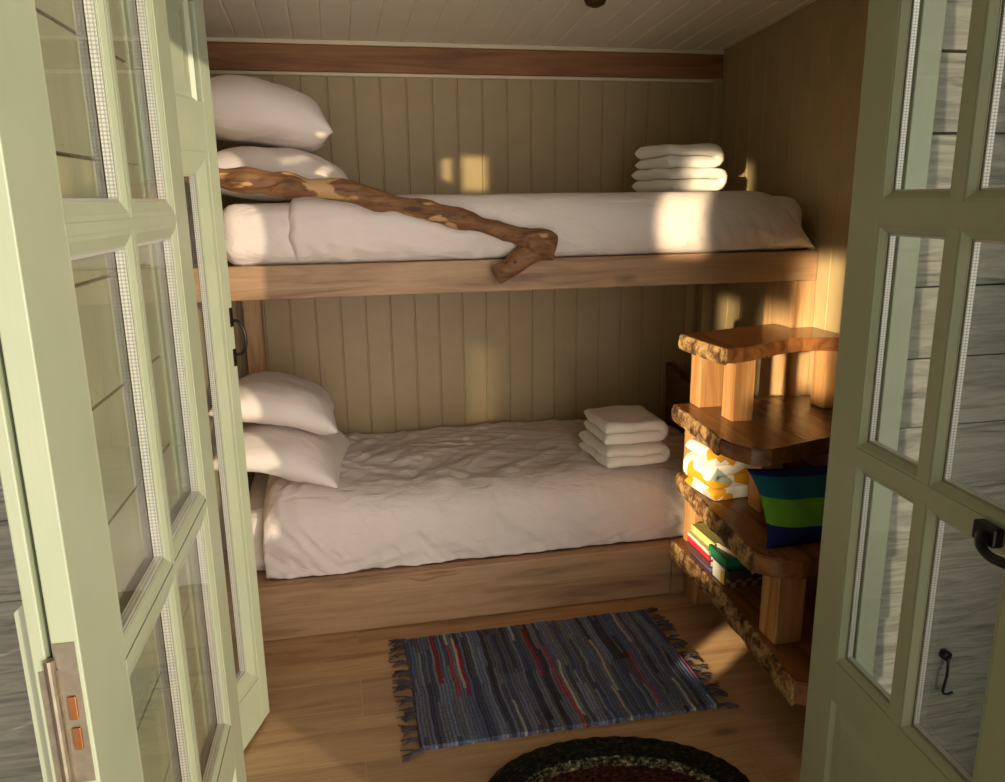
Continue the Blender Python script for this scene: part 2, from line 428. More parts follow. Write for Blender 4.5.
struct('ceiling', mb, M['ceil'], base=(.6, 0, 2.0), normals=False)
# front wall: clad outside, opening between the jambs
OPL, OPR, OPT = -.46, 1.10, 1.975
def cladding(x0, x1, z0, z1, pitch, start):
    mb = MB(); z = start
    while z > z0: z -= pitch
    while z < z1:
        a = max(z, z0); b_ = min(z+pitch-.005, z1)
        if b_-a > .01:
            vs = [(x0, YX, a), (x1, YX, a), (x1, YX+.008, b_), (x0, YX+.008, b_), (x0, YX+.03, a), (x1, YX+.03, a), (x1, YX+.03, b_), (x0, YX+.03, b_)]
            mb.add(vs, [(0,1,2,3), (4,7,6,5), (0,4,5,1), (3,2,6,7), (0,3,7,4), (1,5,6,2)])
        z += pitch
    return mb
mb = cladding(1.146, 2.0, -.35, 2.15, .15, 1.537)
mb.box(1.105, 2.0, YX+.03, YF, -.35, 2.15)
struct('wall_front_right', mb, M['clad'], base=(1.5, YX, 0), label='weathered grey horizontal board cladding right of the doorway')
mb = cladding(-1.7, -.53, -.35, 2.15, .15, 1.50)
mb.box(-1.7, -.465, YX+.03, YF, -.35, 2.15)
struct('wall_front_left', mb, M['clad'], base=(-1, YX, 0), label='weathered grey horizontal board cladding left of the doorway')
mb = MB().box(-.465, 1.105, YX, YF, OPT, 2.15); struct('wall_front_header', mb, M['cladtrim'])
mb = MB().box(1.10, 1.150, YX-.006, YX+.03, -.30, 2.0, .003).box(1.10, 1.118, YX+.03, YF+.0, 0, OPT); struct('trim_1', mb, M['green'], label='green door frame at the right jamb')
mb = MB().box(-.53, -.466, YX-.02, YX+.03, -.30, 2.0, .003).box(-.485, -.465, YX+.03, YF, 0, OPT); struct('trim_2', mb, M['green'], label='green door frame at the left jamb')
# timber beam and small battens along the top of the back wall
mb = MB().box(XL, XR, .778, YB-.002, 1.893, 1.988, .004)
struct('trim_3', mb, M['beam'], label='brown timber beam along the top of the back wall')
mb = MB().box(XL, XR, .772, YB, 1.988, 2.004, .002); struct('trim_4', mb, M['creamtrim'], label='thin cream batten above the timber beam')
mb = MB().box(XL, 1.6, .785, YB-.001, 1.880, 1.893, .003); struct('trim_5', mb, M['creamtrim'], label='thin pale batten below the timber beam')
mb = MB().box(1.588, XR, .765, YB, 1.25, 1.893, .003).box(1.575, XR, .76, YB, .2, 1.13, .003); struct('trim_6', mb, M['wallp'], label='painted corner post at the back right corner')
# outside: ground; unseen eave and clad screens added to block the sun
mb = MB().box(-3.5, 3.5, -3.4, -1.12, -.42, -.35); struct('ground', mb, M['ground'])
mb = MB().box(-1.9, 3.2, -1.78, YX, 1.985, 2.03, .004); struct('eave_blocker', mb, M['cladtrim'])  # unseen eave, set where its edge cuts the low sun
def screen(y0, y1, z1, name):
    mb = MB(); z = -.35
    while z < z1:
        mb.box(1.62, 1.645, y0, y1, z, min(z+.145, z1), .002); z += .15
    mb.box(1.645, 1.69, y0, y0+.05, -.35, z1).box(1.645, 1.69, y1-.05, y1, -.35, z1)
    return struct(name, mb, M['clad'])
screen(-1.54, YX-.02, 1.98, 'sun_blocker')  # unseen panels, added and gapped to shape sun on cladding and bunk
screen(-2.49, -1.76, 1.98, 'sun_blocker.001')
screen(-2.97, -2.50, .84, 'sun_blocker.002')

mb = MB()
for i in range(26):
    y = -5.2+i*.15; mb.box(-2.25, -2.22, y, y+.142, -.35, 2.3, .002)
for zz in (.2, 1.7): mb.box(-2.29, -2.25, -5.2, -1.31, zz, zz+.09)
struct('sky_blocker', mb, M['darkboard'])  # unseen boards added to keep sky light off the right door

# ------------------------------------------------------------------ bunk bed
bunk = thing('bunk_bed', (.6, .4, 0), 'built-in oak bunk bed with two berths and a branch guard rail', 'bed')
obj('upper_rail', MB().box(XL, XR-.001, 0, .05, 1.134, 1.235, .004), M['oak'], bunk)
obj('platform', MB().box(XL, XR-.001, .05, YB-.005, 1.15, 1.215), M['oak'], bunk)
obj('base_board', MB().box(XL, 1.135, 0, .045, .002, .198, .006).box(1.135, XR-.001, .0, .045, .002, .198), M['oak'], bunk)
# small scooped finger hold / waney knot on the base board
def waney(u, v):
    t = math.sin(math.pi*u)**1.4; return (.16+.22*u, -.0006-.012*t*math.sin(math.pi*min(1, v*1.02))**.7, .192-.006*(1-t)-.045*v*t*(.8+.3*math.sin(7*u+.6)))
obj('waney_knot', MB().grid(waney, 30, 10), M['oak'], bunk, smooth=True)
obj('base_platform', MB().box(XL, 1.42, .045, YB-.005, .13, .195), M['oak'], bunk)
obj('support_post', MB().box(1.544, XR-.001, .002, .19, .2, 1.133, .003), M['oakz'], bunk)
obj('support_post', MB().box(-.36, -.292, .735, YB-.003, .2, 1.148, .003), M['oakz'], bunk)
# dark live-edge footboard
def footboard():
    out = []; n = 24
    for i in range(n+1):
        y = .78-.62*i/n
        out.append((y, .70-.09*math.exp(-((y-.58)/.10)**2)*.35-.05*(i/n)+.008*nse(y*14, 3)))
    out = [(.78, .196)] + [(.78-.012*math.sin(3.1*k/5), .2+(.49)*k/5) for k in range(1, 5)] + out + [(.16, .196)]
    mb = MB(); m = len(out)
    mb.add([(1.424, y, z) for y, z in out]+[(1.462, y, z) for y, z in out], [tuple(range(m)), tuple(reversed(range(m, 2*m)))]+[(i, (i+1) % m, m+(i+1) % m, m+i) for i in range(m)])
    return mb
obj('footboard', footboard(), M['darkboard'], bunk)

def catmull(pts, n=8):
    out = []
    P = [Vector(p) for p in pts]; P = [2*P[0]-P[1]]+P+[2*P[-1]-P[-2]]
    for i in range(1, len(P)-2):
        for k in range(n):
            t = k/n; a, b, c, d = P[i-1:i+3]
            out.append(.5*((2*b)+(c-a)*t+(2*a-5*b+4*c-d)*t*t+(3*b-a-3*c+d)*t**3))
    out.append(P[-2]); return out
main = catmull([(-.45, -.075, 1.512, ), (-.297, -.072, 1.487), (-.194, -.072, 1.475), (-.084, -.07, 1.461), (.029, -.07, 1.452), (.143, -.072, 1.419), (.261, -.07, 1.394), (.382, -.068, 1.362), (.474, -.062, 1.336), (.56, -.058, 1.306), (.668, -.058, 1.275)], 10)
rad = []
for p in main:
    t = (p.x+.45)/1.12; r = .034-.006*t+.004*math.sin(p.x*23)+.003*math.sin(p.x*51+1)
    r += .006*math.exp(-((p.x+.12)/.05)**2)+.015*math.exp(-((p.x-.64)/.06)**2)-.002
    rad.append(r)
br = obj('guard_branch', MB().tube(main, rad, 20, .0045, 16, 1), M['branch'], bunk, smooth=True)
br['label'] = 'gnarled bark-stripped branch used as a guard rail'
fk = catmull([(.66, -.052, 1.275), (.60, -.05, 1.262), (.545, -.043, 1.222), (.488, -.04, 1.186)], 8)
obj('branch_fork', MB().tube(fk, [.042-.014*(i/(len(fk)-1)) for i in range(len(fk))], 16, .006, 26, 5), M['branch'], br, smooth=True)
fk2 = MB().tube([(.543, -.068, 1.232), (.541, -.078, 1.231)], .005, 10); obj('fixing_screw', fk2, M['iron'], br)

# ------------------------------------------------------------------ bedding
def fold(p, amp, ang, f1, f2, seed):
    c, s = math.cos(ang), math.sin(ang); a = p[0]*c+p[1]*s; b = -p[0]*s+p[1]*c
    n = nse(a*f1, b*f2, seed); n2 = nse(a*f1*2.3+5, b*f2*2.1, seed+4)
    return amp*((1-abs(n)*2.2)*.6+.4*n2)
# upper mattress: fitted sheet
def wr_up(p):
    low = max(0, min(1, (1.40-p.z)/.14))
    d = .005*nse(p.x*9, p.z*14, p.y*3)+.006*low*nse(p.x*30+p.z*20, p.z*9, 2)+.004*nse(p.z*36+p.x*5, p.x*3, 3)
    p.y -= d if p.y < .2 else 0
    p.z += .004*nse(p.x*4, p.y*4, 1)
    return p
mt = obj('mattress', MB().rbox((.62, .385, 1.325), (.95, .40, .092), (.05, .07, .07), (110, 40, 14), wr_up), M['linen'], smooth=True)
tag(mt, 'white sheeted mattress on the upper bunk', 'mattress')
def wr_duv(p):
    low = max(0, min(1, (1.395-p.z)/.13)); right = max(0, min(1, (p.x-1.30)/.25))
    left = math.exp(-((p.x+.13)/.05)**2)
    d = .003*nse(p.x*7, p.z*10, p.y*3)
    d += .013*low**1.3*nse(p.x*24+p.z*14, p.z*3, 2)+.005*(1-abs(nse(p.x*6+p.z*16, p.z*5-p.x*2, 12))*3)*low
    d += .012*right*nse(p.x*22-p.z*16, p.z*5+p.x*4, 7)
    d += .006*nse(p.x*10+p.z*12, p.z*2, 9)*math.exp(-((p.x-.1)/.3)**2)
    if p.y < .3: p.y -= d
    p.z += .005*nse(p.x*3.2, p.y*5, 1)+.003*nse(p.x*9, p.y*11, 5)
    if p.x > 1.36:
        t = (p.x-1.36)/.243; p.z -= .165*t**2.4*max(0, (p.z-1.24)/.19)
        p.y += .035*t**2.2*(1 if p.y < .3 else 0)
    if right: p.x += .012*nse(p.y*16, p.z*22, 4)*right
    if left: p.x += .004*nse(p.z*30, 5, 1)*left; p.y -= .004*left*(1 if p.y < .3 else 0)
    return p
dv = obj('duvet', MB().rbox((.750, .385, 1.336), (.883, .42, .0985), (.035, .07, .09), (220, 56, 30), wr_duv), M['linen'], smooth=True)
tag(dv, 'white duvet tucked smooth over the upper bunk mattress', 'duvet')

# lower mattress and rumpled duvet
mt2 = obj('mattress', MB().rbox((.515, .43, .305), (.88, .345, .108), (.05, .06, .06), (60, 30, 10)), M['linen'], smooth=True)
tag(mt2, 'white mattress under the duvet on the lower bunk', 'mattress')
def duvet_low(u, v):
    x = -.285+1.695*u
    # profile: v=0 back wall, then over the top, round the front edge, down to the base board
    L1, rr, top = .66, .13, .452+.035*math.exp(-((x+.25)/.28)**2)+.012*math.sin(x*2.6)
    bottom = .202+.005*nse(x*13, 3)
    hgt = top-bottom
    s = v*1.0
    if s < .58:
        t = s/.58; y = .785-t*(.785-.195); z = top+.018*math.sin(math.pi*t)
        ny, nz = 0, 1
    elif s < .80:
        t = (s-.58)/.22*math.pi/2; y = .195-.15*math.sin(t); z = top-.11*(1-math.cos(t)); ny, nz = -math.sin(t), math.cos(t)
    else:
        t = (s-.80)/.20; y = .045-.008*math.sin(math.pi*t)+.012*t; z = (top-.11)+t*(bottom-top+.11); ny, nz = -1, 0
    q = (x, y-z)
    d = fold(q, .013, .6, 2.2, 9.0, 1)*(1 if x < .9 else .6)+fold(q, .008, -.35, 3.5, 15, 3)+.014*nse(x*4, (y-z)*4, 8)
    d += .009*fold(q, 1, .9, 4, 22, 11)*(.6+.6*max(0, min(1, (.5-x)/.5)))
    if s > .72: d += .009*nse(x*24, z*4, 6)*(s-.72)/.28
    if y < .1: y += .008*max(0, min(1, (x-1.03)/.08))*min(1, (.1-y)/.08)
    d *= min(1, (1-u)/.06+.25)*min(1, v/.04+.0)
    e = .055*max(0, (.035-u)/.035)**2+.05*max(0, (u-.965)/.035)**2
    return (x, y+ny*d, z+nz*d-e*min(1, max(0, (1-s)/.35)))
def duvet_mb():
    mb = MB().grid(duvet_low, 210, 150)
    return mb
dv2 = obj('duvet', duvet_mb(), M['linen'], smooth=True)
sol = dv2.modifiers.new('thick', 'SOLIDIFY'); sol.thickness = .012; sol.offset = -1
tag(dv2, 'white rumpled duvet draped over the lower bunk', 'duvet')

def pillow(name, c, w, d, h, rot, label, seed, m=None, droop=0.0, corner=.10):
    """soft pillow; local frame x=w, y=d, z=h, then rotated by euler"""
    mb = MB(); n = 44
    Rm = Matrix.Rotation(rot[2], 4, 'Z') @ Matrix.Rotation(rot[1], 4, 'Y') @ Matrix.Rotation(rot[0], 4, 'X')
    def pt(u, v, sgn):
        a = 2*u-1; b = 2*v-1
        a = math.copysign(abs(a)**.8, a); b = math.copysign(abs(b)**.8, b)
        prof = (max(0, 1-abs(a)**2.8)**.5)*(max(0, 1-abs(b)**2.8)**.5)
        ox = a*w/2*(1-.06*(1-b*b)*abs(a)**3+corner*.3*(abs(a*b))**4); oy = b*d/2*(1-.06*(1-a*a)*abs(b)**3+corner*.3*(abs(a*b))**4)
        z = sgn*h/2*prof*(1 if sgn > 0 else .75)
        edge = min(1, (1-max(abs(a), abs(b)))*5)
        z += edge*(.010*nse(ox*9+seed, oy*9, sgn)+.005*fold((ox, oy), 1, .6+seed, 6, 26, seed))
        z -= droop*(a*a)
        p = Rm @ Vector((ox, oy, z)); return (p.x+c[0], p.y+c[1], p.z+c[2])
    mb.grid(lambda u, v: pt(u, v, 1), n, n); mb.grid(lambda u, v: pt(u, v, -1), n, n)
    bm = bmesh.new(); me = bpy.data.meshes.new('t'); me.from_pydata(mb.v, [], mb.f); bm.from_mesh(me); bmesh.ops.remove_doubles(bm, verts=bm.verts[:], dist=.0006); bpy.data.meshes.remove(me)
    o = obj(name, MB().bm(bm), m or M['linen2'], smooth=True)
    tag(o, label, 'pillow'); return o
PG = 'pillows on the bunks'
pillow('pillow', (-.165, .33, 1.492), .49, .60, .19, (0, .10, 0), 'white pillow lying flat at the bottom of the upper bunk pair, behind the branch', 2, droop=.02, corner=0)['group'] = PG
pillow('pillow', (-.215, .33, 1.680), .45, .58, .22, (0, .16, .05), 'plump white pillow on top of the upper bunk pair', 5, droop=.025, corner=.05)['group'] = PG
pillow('pillow', (-.20, .27, .592), .41, .58, .165, (-.05, .22, -.10), 'white pillow underneath at the head of the lower bunk', 8, droop=.03, corner=.03)['group'] = PG
pillow('pillow', (-.22, .33, .738), .41, .56, .175, (-.10, .22, .0), 'creased white pillow on top of the pair on the lower bunk', 11, droop=.03, corner=.0)['group'] = PG

# ------------------------------------------------------------------ folded towels
def towel(name, c, L, W, t, layers, rz, label, m, group, seed=0, tilt=(0, 0)):
    """serpentine fold: layers of thickness t, length L along x, folded edges at the x ends, width W along y"""
    path = []
    for k in range(layers):
        z = t*.5+k*t*1.02; xs = [-L/2+t*.5+(L-t)*i/14 for i in range(15)]
        if k % 2: xs = xs[::-1]
        path += [(x, z) for x in xs]
        if k < layers-1:
            sx = path[-1][0]; sg = 1 if sx > 0 else -1
            for a in (-55, -20, 20, 55):
                path.append((sx+sg*t*.50*math.cos(math.radians(a)), z+t*.51+t*.51*math.sin(math.radians(a))))
    x0, z0 = path[0]; xe, ze = path[-1]; s0 = -1; se = 1 if path[-1][0] > path[-2][0] else -1
    arc = [.25, .55, .8, .95, 1.0]
    tips = [math.sqrt(max(.02, 1-a*a)) for a in arc[::-1]]+[1.0]*len(path)+[math.sqrt(max(.02, 1-a*a)) for a in arc]
    path = [(x0+s0*a*t*.5, z0) for a in arc[::-1]]+path+[(xe+se*a*t*.5, ze) for a in arc]
    mb = MB(); ny = 26; P = [Vector((x, 0, z)) for x, z in path]; m_ = len(P)
    Rz = Matrix.Rotation(rz, 4, 'Z') @ Matrix.Rotation(tilt[0], 4, 'Y') @ Matrix.Rotation(tilt[1], 4, 'X')
    def at(i, j, side):
        tdir = (P[min(i+1, m_-1)]-P[max(i-1, 0)]).normalized(); nn = Vector((-tdir.z, 0, tdir.x))
        v = math.sin((j/(ny-1)*2-1)*math.pi/2); e = max(0, (abs(v)-.84)/.16); th = t*.49*math.sqrt(max(.02, 1-e*e))
        tip = tips[i]
        p = P[i]+nn*side*th*tip
        y = v*W/2
        w = Vector((p.x*14+seed, y*14, p.z*20))
        p = Vector((p.x+.006*noise.noise(w), y+.009*noise.noise(w+Vector((9, 2, 4))), p.z+.008*noise.noise(w*.7+Vector((3, 3, 3)))*min(1, p.z/.02)))
        p = Rz @ p; return (p.x+c[0], p.y+c[1], p.z+c[2])
    vs = []; ix = {}
    for side in (1, -1):
        for i in range(m_):
            for j in range(ny): ix[(side, i, j)] = len(vs); vs.append(at(i, j, side))
    fs = []
    for i in range(m_-1):
        for j in range(ny-1):
            fs.append((ix[(1, i, j)], ix[(1, i+1, j)], ix[(1, i+1, j+1)], ix[(1, i, j+1)]))
            fs.append((ix[(-1, i, j)], ix[(-1, i, j+1)], ix[(-1, i+1, j+1)], ix[(-1, i+1, j)]))
        for j in (0, ny-1): fs.append((ix[(1, i, j)], ix[(-1, i, j)], ix[(-1, i+1, j)], ix[(1, i+1, j)]))
    for i in (0, m_-1):
        for j in range(ny-1): fs.append((ix[(1, i, j)], ix[(1, i, j+1)], ix[(-1, i, j+1)], ix[(-1, i, j)]))
    mb.add(vs, fs)
    o = obj(name, mb, m, smooth=True); tag(o, label, 'towel', group); return o
G = 'folded white towels on the bunks'
towel('folded_towel', (1.250, .34, 1.438), .235, .25, .040, 2, math.radians(12), 'folded white towel at the bottom of the pair on the upper bunk', M['towel'], G, 1)
towel('folded_towel', (1.245, .34, 1.518), .215, .23, .040, 2, math.radians(9), 'folded white towel on top of the pair on the upper bunk', M['towel'], G, 7)
towel('folded_towel', (1.005, .20, .482), .24, .28, .036, 2, math.radians(4), 'folded white towel at the bottom of the pair on the lower bunk', M['towel'], G, 13)
towel('folded_towel', (1.015, .22, .556), .23, .26, .040, 2, math.radians(0), 'folded white towel on top of the pair on the lower bunk', M['towel'], G, 19)

# ------------------------------------------------------------------ live-edge step shelf
st = thing('step_shelf', (1.38, -.4, 0), 'rustic stepped shelf of four bark-edged wooden treads on square posts', 'step shelf')
TR = [
  (.972, .046, [(1.122,-.022),(1.126,-.15),(1.139,-.308)], [(1.20,-.302),(1.27,-.275),(1.34,-.238),(1.41,-.205),(1.47,-.193),(1.53,-.20),(1.58,-.225),(1.625,-.262)]),
  (.730, .050, [(1.108,-.021),(1.10,-.17),(1.086,-.315),(1.076,-.42)], [(1.085,-.48),(1.113,-.538),(1.165,-.557),(1.228,-.541),(1.30,-.515),(1.378,-.497),(1.50,-.475),(1.625,-.485)]),
  (.482, .056, [(1.133,-.02),(1.112,-.18),(1.094,-.318),(1.078,-.50),(1.061,-.679)], [(1.09,-.715),(1.165,-.745),(1.27,-.738),(1.45,-.72),(1.625,-.73)]),
  (.225, .064, [(1.125,-.02),(1.125,-.18),(1.121,-.346),(1.110,-.50),(1.099,-.632),(1.071,-.885)], [(1.10,-.905),(1.35,-.908),(1.625,-.905)]),
]
def dense(pts, step=.02):
    out = []
    for a, b in zip(pts, pts[1:]):
        n = max(1, int(math.dist(a, b)/step))
        out += [(a[0]+(b[0]-a[0])*i/n, a[1]+(b[1]-a[1])*i/n) for i in range(n)]
    return out+[pts[-1]]
posts = []
for k, (z, th, left, front) in enumerate(TR):
    L = dense(left); L = [(x+.005*nse(x*20, y*24, k), y) for x, y in L]
    back = [(1.625, -.004), (1.538, -.004), (1.536, .10), (1.33, .04)] if k == 0 else [(1.625, -.018), (1.30, -.018)]
    outl = L+dense(front, .03)+back
    tr = obj('tread', MB().prism(outl, z-th, z, .004), M['tread'], st)
    # rough bark strip standing proud of the left edge
    mb = MB(); vs = []; n = len(L); m = 7
    for i, (x, y) in enumerate(L):
        for j in range(m):
            f = j/(m-1); zz = z-.001-(th+.004)*f
            bulge = .002+.007*math.sin(math.pi*f)+.004*(f)*(.6+.4*nse(y*12, k))
            bulge += .005*nse(y*55, zz*70, k)+.004*nse(y*18, zz*30, k+5)
            vs.append((x-bulge, y, zz))
    fs = [(i*m+j, i*m+j+1, (i+1)*m+j+1, (i+1)*m+j) for i in range(n-1) for j in range(m-1)]
    o = len(vs)
    for x, y in L: vs += [(x+.004, y, z-.0005), (x+.004, y, z-th-.002)]
    for i in range(n-1):
        fs += [(i*m, (i+1)*m, o+2*i+2, o+2*i), (i*m+m-1, o+2*i+1, o+2*i+3, (i+1)*m+m-1)]
    for e in (0, n-1):
        fs.append(tuple([e*m+j for j in range(m)]+[o+2*e+1, o+2*e]))
    obj('bark_edge', mb.add(vs, fs), M['bark'], tr)
for x0, x1, y0, y1, z0, z1 in [
    (1.183,1.275,-.10,-.018,.001,.161), (1.45,1.54,-.85,-.76,.001,.161),
    (1.163,1.25,-.10,-.018,.225,.426), (1.112,1.195,-.722,-.637,.225,.426), (1.53,1.62,-.65,-.56,.225,.426),
    (1.152,1.24,-.10,-.018,.482,.680), (1.215,1.285,-.425,-.352,.482,.680), (1.54,1.62,-.42,-.34,.482,.680),
    (1.165,1.25,-.092,-.018,.730,.926), (1.190,1.262,-.274,-.20,.730,.926), (1.553,1.622,-.205,-.13,.730,.926)]:
    obj('post', MB().box(x0, x1, y0, y1, z0, z1, .004), M['cedar'], st)

# things on the shelf
towel('folded_blanket', (1.20, -.225, .483), .19, .17, .040, 4, math.radians(6), 'folded white and mustard patterned towel on the second tread from the floor', M['blanket'], None, 31)
cu = pillow('cushion', (1.345, -.595, .573), .46, .225, .10, (.95, 0, -.02), 'blue, green and navy striped cushion on the second tread from the floor', 14, M['cushion'])
cu['category'] = 'cushion'

def book(c, sx, sy, h, rz, cov, page, label, name='book', cat='book', group='books stacked on the lowest tread'):
    """closed book lying flat; the spine faces -x"""
    t = thing(name, c, label, cat, group, rot=rz, local=True)
    e = .0022
    mb = MB().box(-sx/2, sx/2, -sy/2, sy/2, 0, e).box(-sx/2, sx/2, -sy/2, sy/2, h-e, h).box(-sx/2, -sx/2+e, -sy/2, sy/2, e, h-e)
    obj('cover', mb, cov, t)
    obj('pages', MB().box(-sx/2+e, sx/2-.004, -sy/2+.004, sy/2-.004, e, h-e), page, t)
    return t
pg = flat('book_paper', 232, 222, 198, .9)
z = .2255
BK = [(.017, 'purple', (104, 96, 150)), (.022, 'dark brown', (88, 58, 52)), (.024, 'red', (206, 44, 66)), (.012, 'cream', (226, 216, 196)), (.026, 'pale yellow-green', (206, 202, 122))]
desc = ['purple book at the bottom of the back stack on the lowest tread', 'brown book resting on the purple one in the back stack', 'bright red book in the middle of the back stack on the lowest tread', 'thin cream book lying on the red one', 'pale yellow-green book on top of the back stack on the lowest tread']
for i, (h, nm, c) in enumerate(BK):
    book((1.20-.004*(i % 2)+(.012 if i == 4 else 0)+(.008 if i == 0 else 0), -.20+.004*((i*7) % 3-1), z), .13, .165, h, .02*((i*5) % 3-1), flat('cover_'+nm.replace(' ', '_').replace('-', '_'), *c), pg, desc[i]); z += h
# game boxes in front of the book stack
def game(c, sx, sy, h, base, lidc, label, spot=None):
    t = thing('game_box', c, label, 'box', 'game boxes on the lowest tread', local=True)
    obj('box_tray', MB().box(-sx/2+.002, sx/2-.002, -sy/2+.002, sy/2-.002, 0, h*.5, .001), base, t)
    obj('box_lid', MB().box(-sx/2, sx/2, -sy/2, sy/2, h*.35, h, .002), lidc, t)
    if spot:
        obj('printed_patch', MB().lathe([(0.001, 0), (.012, 0), (.012, .0008), (.001, .0008)], (0, 0, 0), 20), spot, t)
        o = t.children[-1] if t.children else None
    return t
def mk_plaid():
    m, nt, b = mat('plaid_print', .5)
    ck = N(nt, 'ShaderNodeTexChecker'); ck.inputs['Scale'].default_value = 55; ck.inputs['Color1'].default_value = lin(74, 52, 34); ck.inputs['Color2'].default_value = lin(150, 118, 78)
    nt.links.new(coords(nt), ck.inputs['Vector']); nt.links.new(ck.outputs[0], b.inputs['Base Color']); return m
g1 = thing('game_box', (1.205, -.345, .2255), 'dark game box with a white and yellow end, under the green box', 'box', 'game boxes on the lowest tread', local=True)
obj('box_tray', MB().box(-.062, .066, -.053, .05, 0, .03, .001), mk_plaid(), g1)
obj('box_lid', MB().box(-.064, .068, -.055, .052, .028, .058, .0015), flat('dark_lid', 58, 52, 50), g1)
obj('end_label', MB().box(-.0665, -.064, -.030, .045, .002, .056), flat('white_label', 224, 220, 206), g1)
obj('yellow_patch', MB().box(-.0675, -.0660, -.034, -.010, .004, .046, .0005), flat('yellow_print', 232, 192, 44), g1)
g2 = thing('game_box', (1.20, -.33, .284), 'green box lying on the dark game box on the lowest tread', 'box', 'game boxes on the lowest tread', local=True)
obj('box_tray', MB().box(-.062, .062, -.058, .058, 0, .018, .001), flat('deep_green', 22, 84, 58), g2)
obj('box_lid', MB().box(-.065, .065, -.06, .06, .012, .036, .002), flat('bright_green', 34, 124, 82), g2)
cd = book((1.21, -.325, .3205), .10, .085, .014, .25, flat('pink_white_cover', 226, 200, 186), pg, 'small pale pink and white booklet lying on the green box')

# ------------------------------------------------------------------ rugs
def rag(u, v):
    x = .147+.85*u; y = -.655+.565*min(max(v, .0145), .9855)+(-.003 if v == 0 else .003 if v == 1 else 0)
    xx = x+.012*nse(y*4, 3, u*2)-(.03)*0
    z = .009+.003*abs(math.sin(xx*math.pi*95))+.003*nse(x*9, y*9, 2)+.002*nse(x*60, y*24, 5)
    edge = .006*nse(x*60, v*3, 9) if v in (0, 1) else 0
    if v == 0 or v == 1 or u == 0 or u == 1: z = .001
    if u in (0, 1): xx = x+.006*nse(y*30, u, 2)
    return (xx+.05*0, y+edge+.012*(u-.5)*(v-.5), z)
rug = thing('rag_rug', (.57, -.37, 0), 'blue and grey striped rag rug with tasselled ends on the wooden floor', 'rug')
mb = MB().grid(rag, 620, 60); obj('woven_body', mb, M['rag'], rug, smooth=False, normals=False)
for sgn, xe in ((-1, .150), (1, .994)):
    n = 13
    for i in range(n):
        mb = MB(); y = -.645+.545*i/(n-1)+R.uniform(-.008, .008)
        mb.rbox((xe, y, .006), (.005, .009, .004), (.003, .004, .003), (4, 4, 4))
        for q in range(6):
            a = R.uniform(-.4, .4); ln = R.uniform(.032, .060); yy = y+R.uniform(-.007, .007)
            pts = [(xe, yy, .006), (xe+sgn*ln*.5, yy+a*ln*.35, .007+R.uniform(0, .004)), (xe+sgn*ln, yy+a*ln+R.uniform(-.008, .008), .003)]
            mb.tube(pts, [.0030, .0028, .0018], 5)
        obj('tassel', mb, M['fringe'], rug)

oval = thing('braided_rug', (.585, -.915, 0), 'dark oval braided rug with a speckled ring near the doorway', 'rug')
def oval_ring(r0, r1, name, m_, seed):
    """concentric braids between offsets r0..r1 measured inward from the rim"""
    A, B, rot = .335, .215, math.radians(-9); n = 220; mb = MB(); vs = []; fs = []; rows = []
    nb = int(round((r1-r0)/.013)); k = 8*nb
    for j in range(k+1):
        off = r0+(r1-r0)*j/k; ph = (j/8) % 1
        for i in range(n):
            th = 2*math.pi*i/n; a = max(.006, A-off); b_ = max(.003, B-off*.98)
            x = a*math.cos(th); y = b_*math.sin(th)
            row = int(j/8); z = .004+.007*math.sqrt(max(0, math.sin(math.pi*ph)))*(.85+.3*math.sin(i*1.1+row*1.7+ph*3))
            if j == 0 and r0 == 0: z = .001
            vs.append((0.60+x*math.cos(rot)-y*math.sin(rot), -.918+x*math.sin(rot)+y*math.cos(rot), z))
    for j in range(k):
        for i in range(n): fs.append((j*n+i, j*n+(i+1) % n, (j+1)*n+(i+1) % n, (j+1)*n+i))
    if r1 > .19: fs.append(tuple(k*n+i for i in range(n)))
    mb.add(vs, fs); return obj(name, mb, m_, oval, smooth=True)
oval_ring(0, .078, 'outer_braid', M['braid_dark'], 1)
oval_ring(.078, .117, 'speckled_ring', M['braid_light'], 2)
oval_ring(.117, .195, 'centre_braid', M['braid_red'], 3)

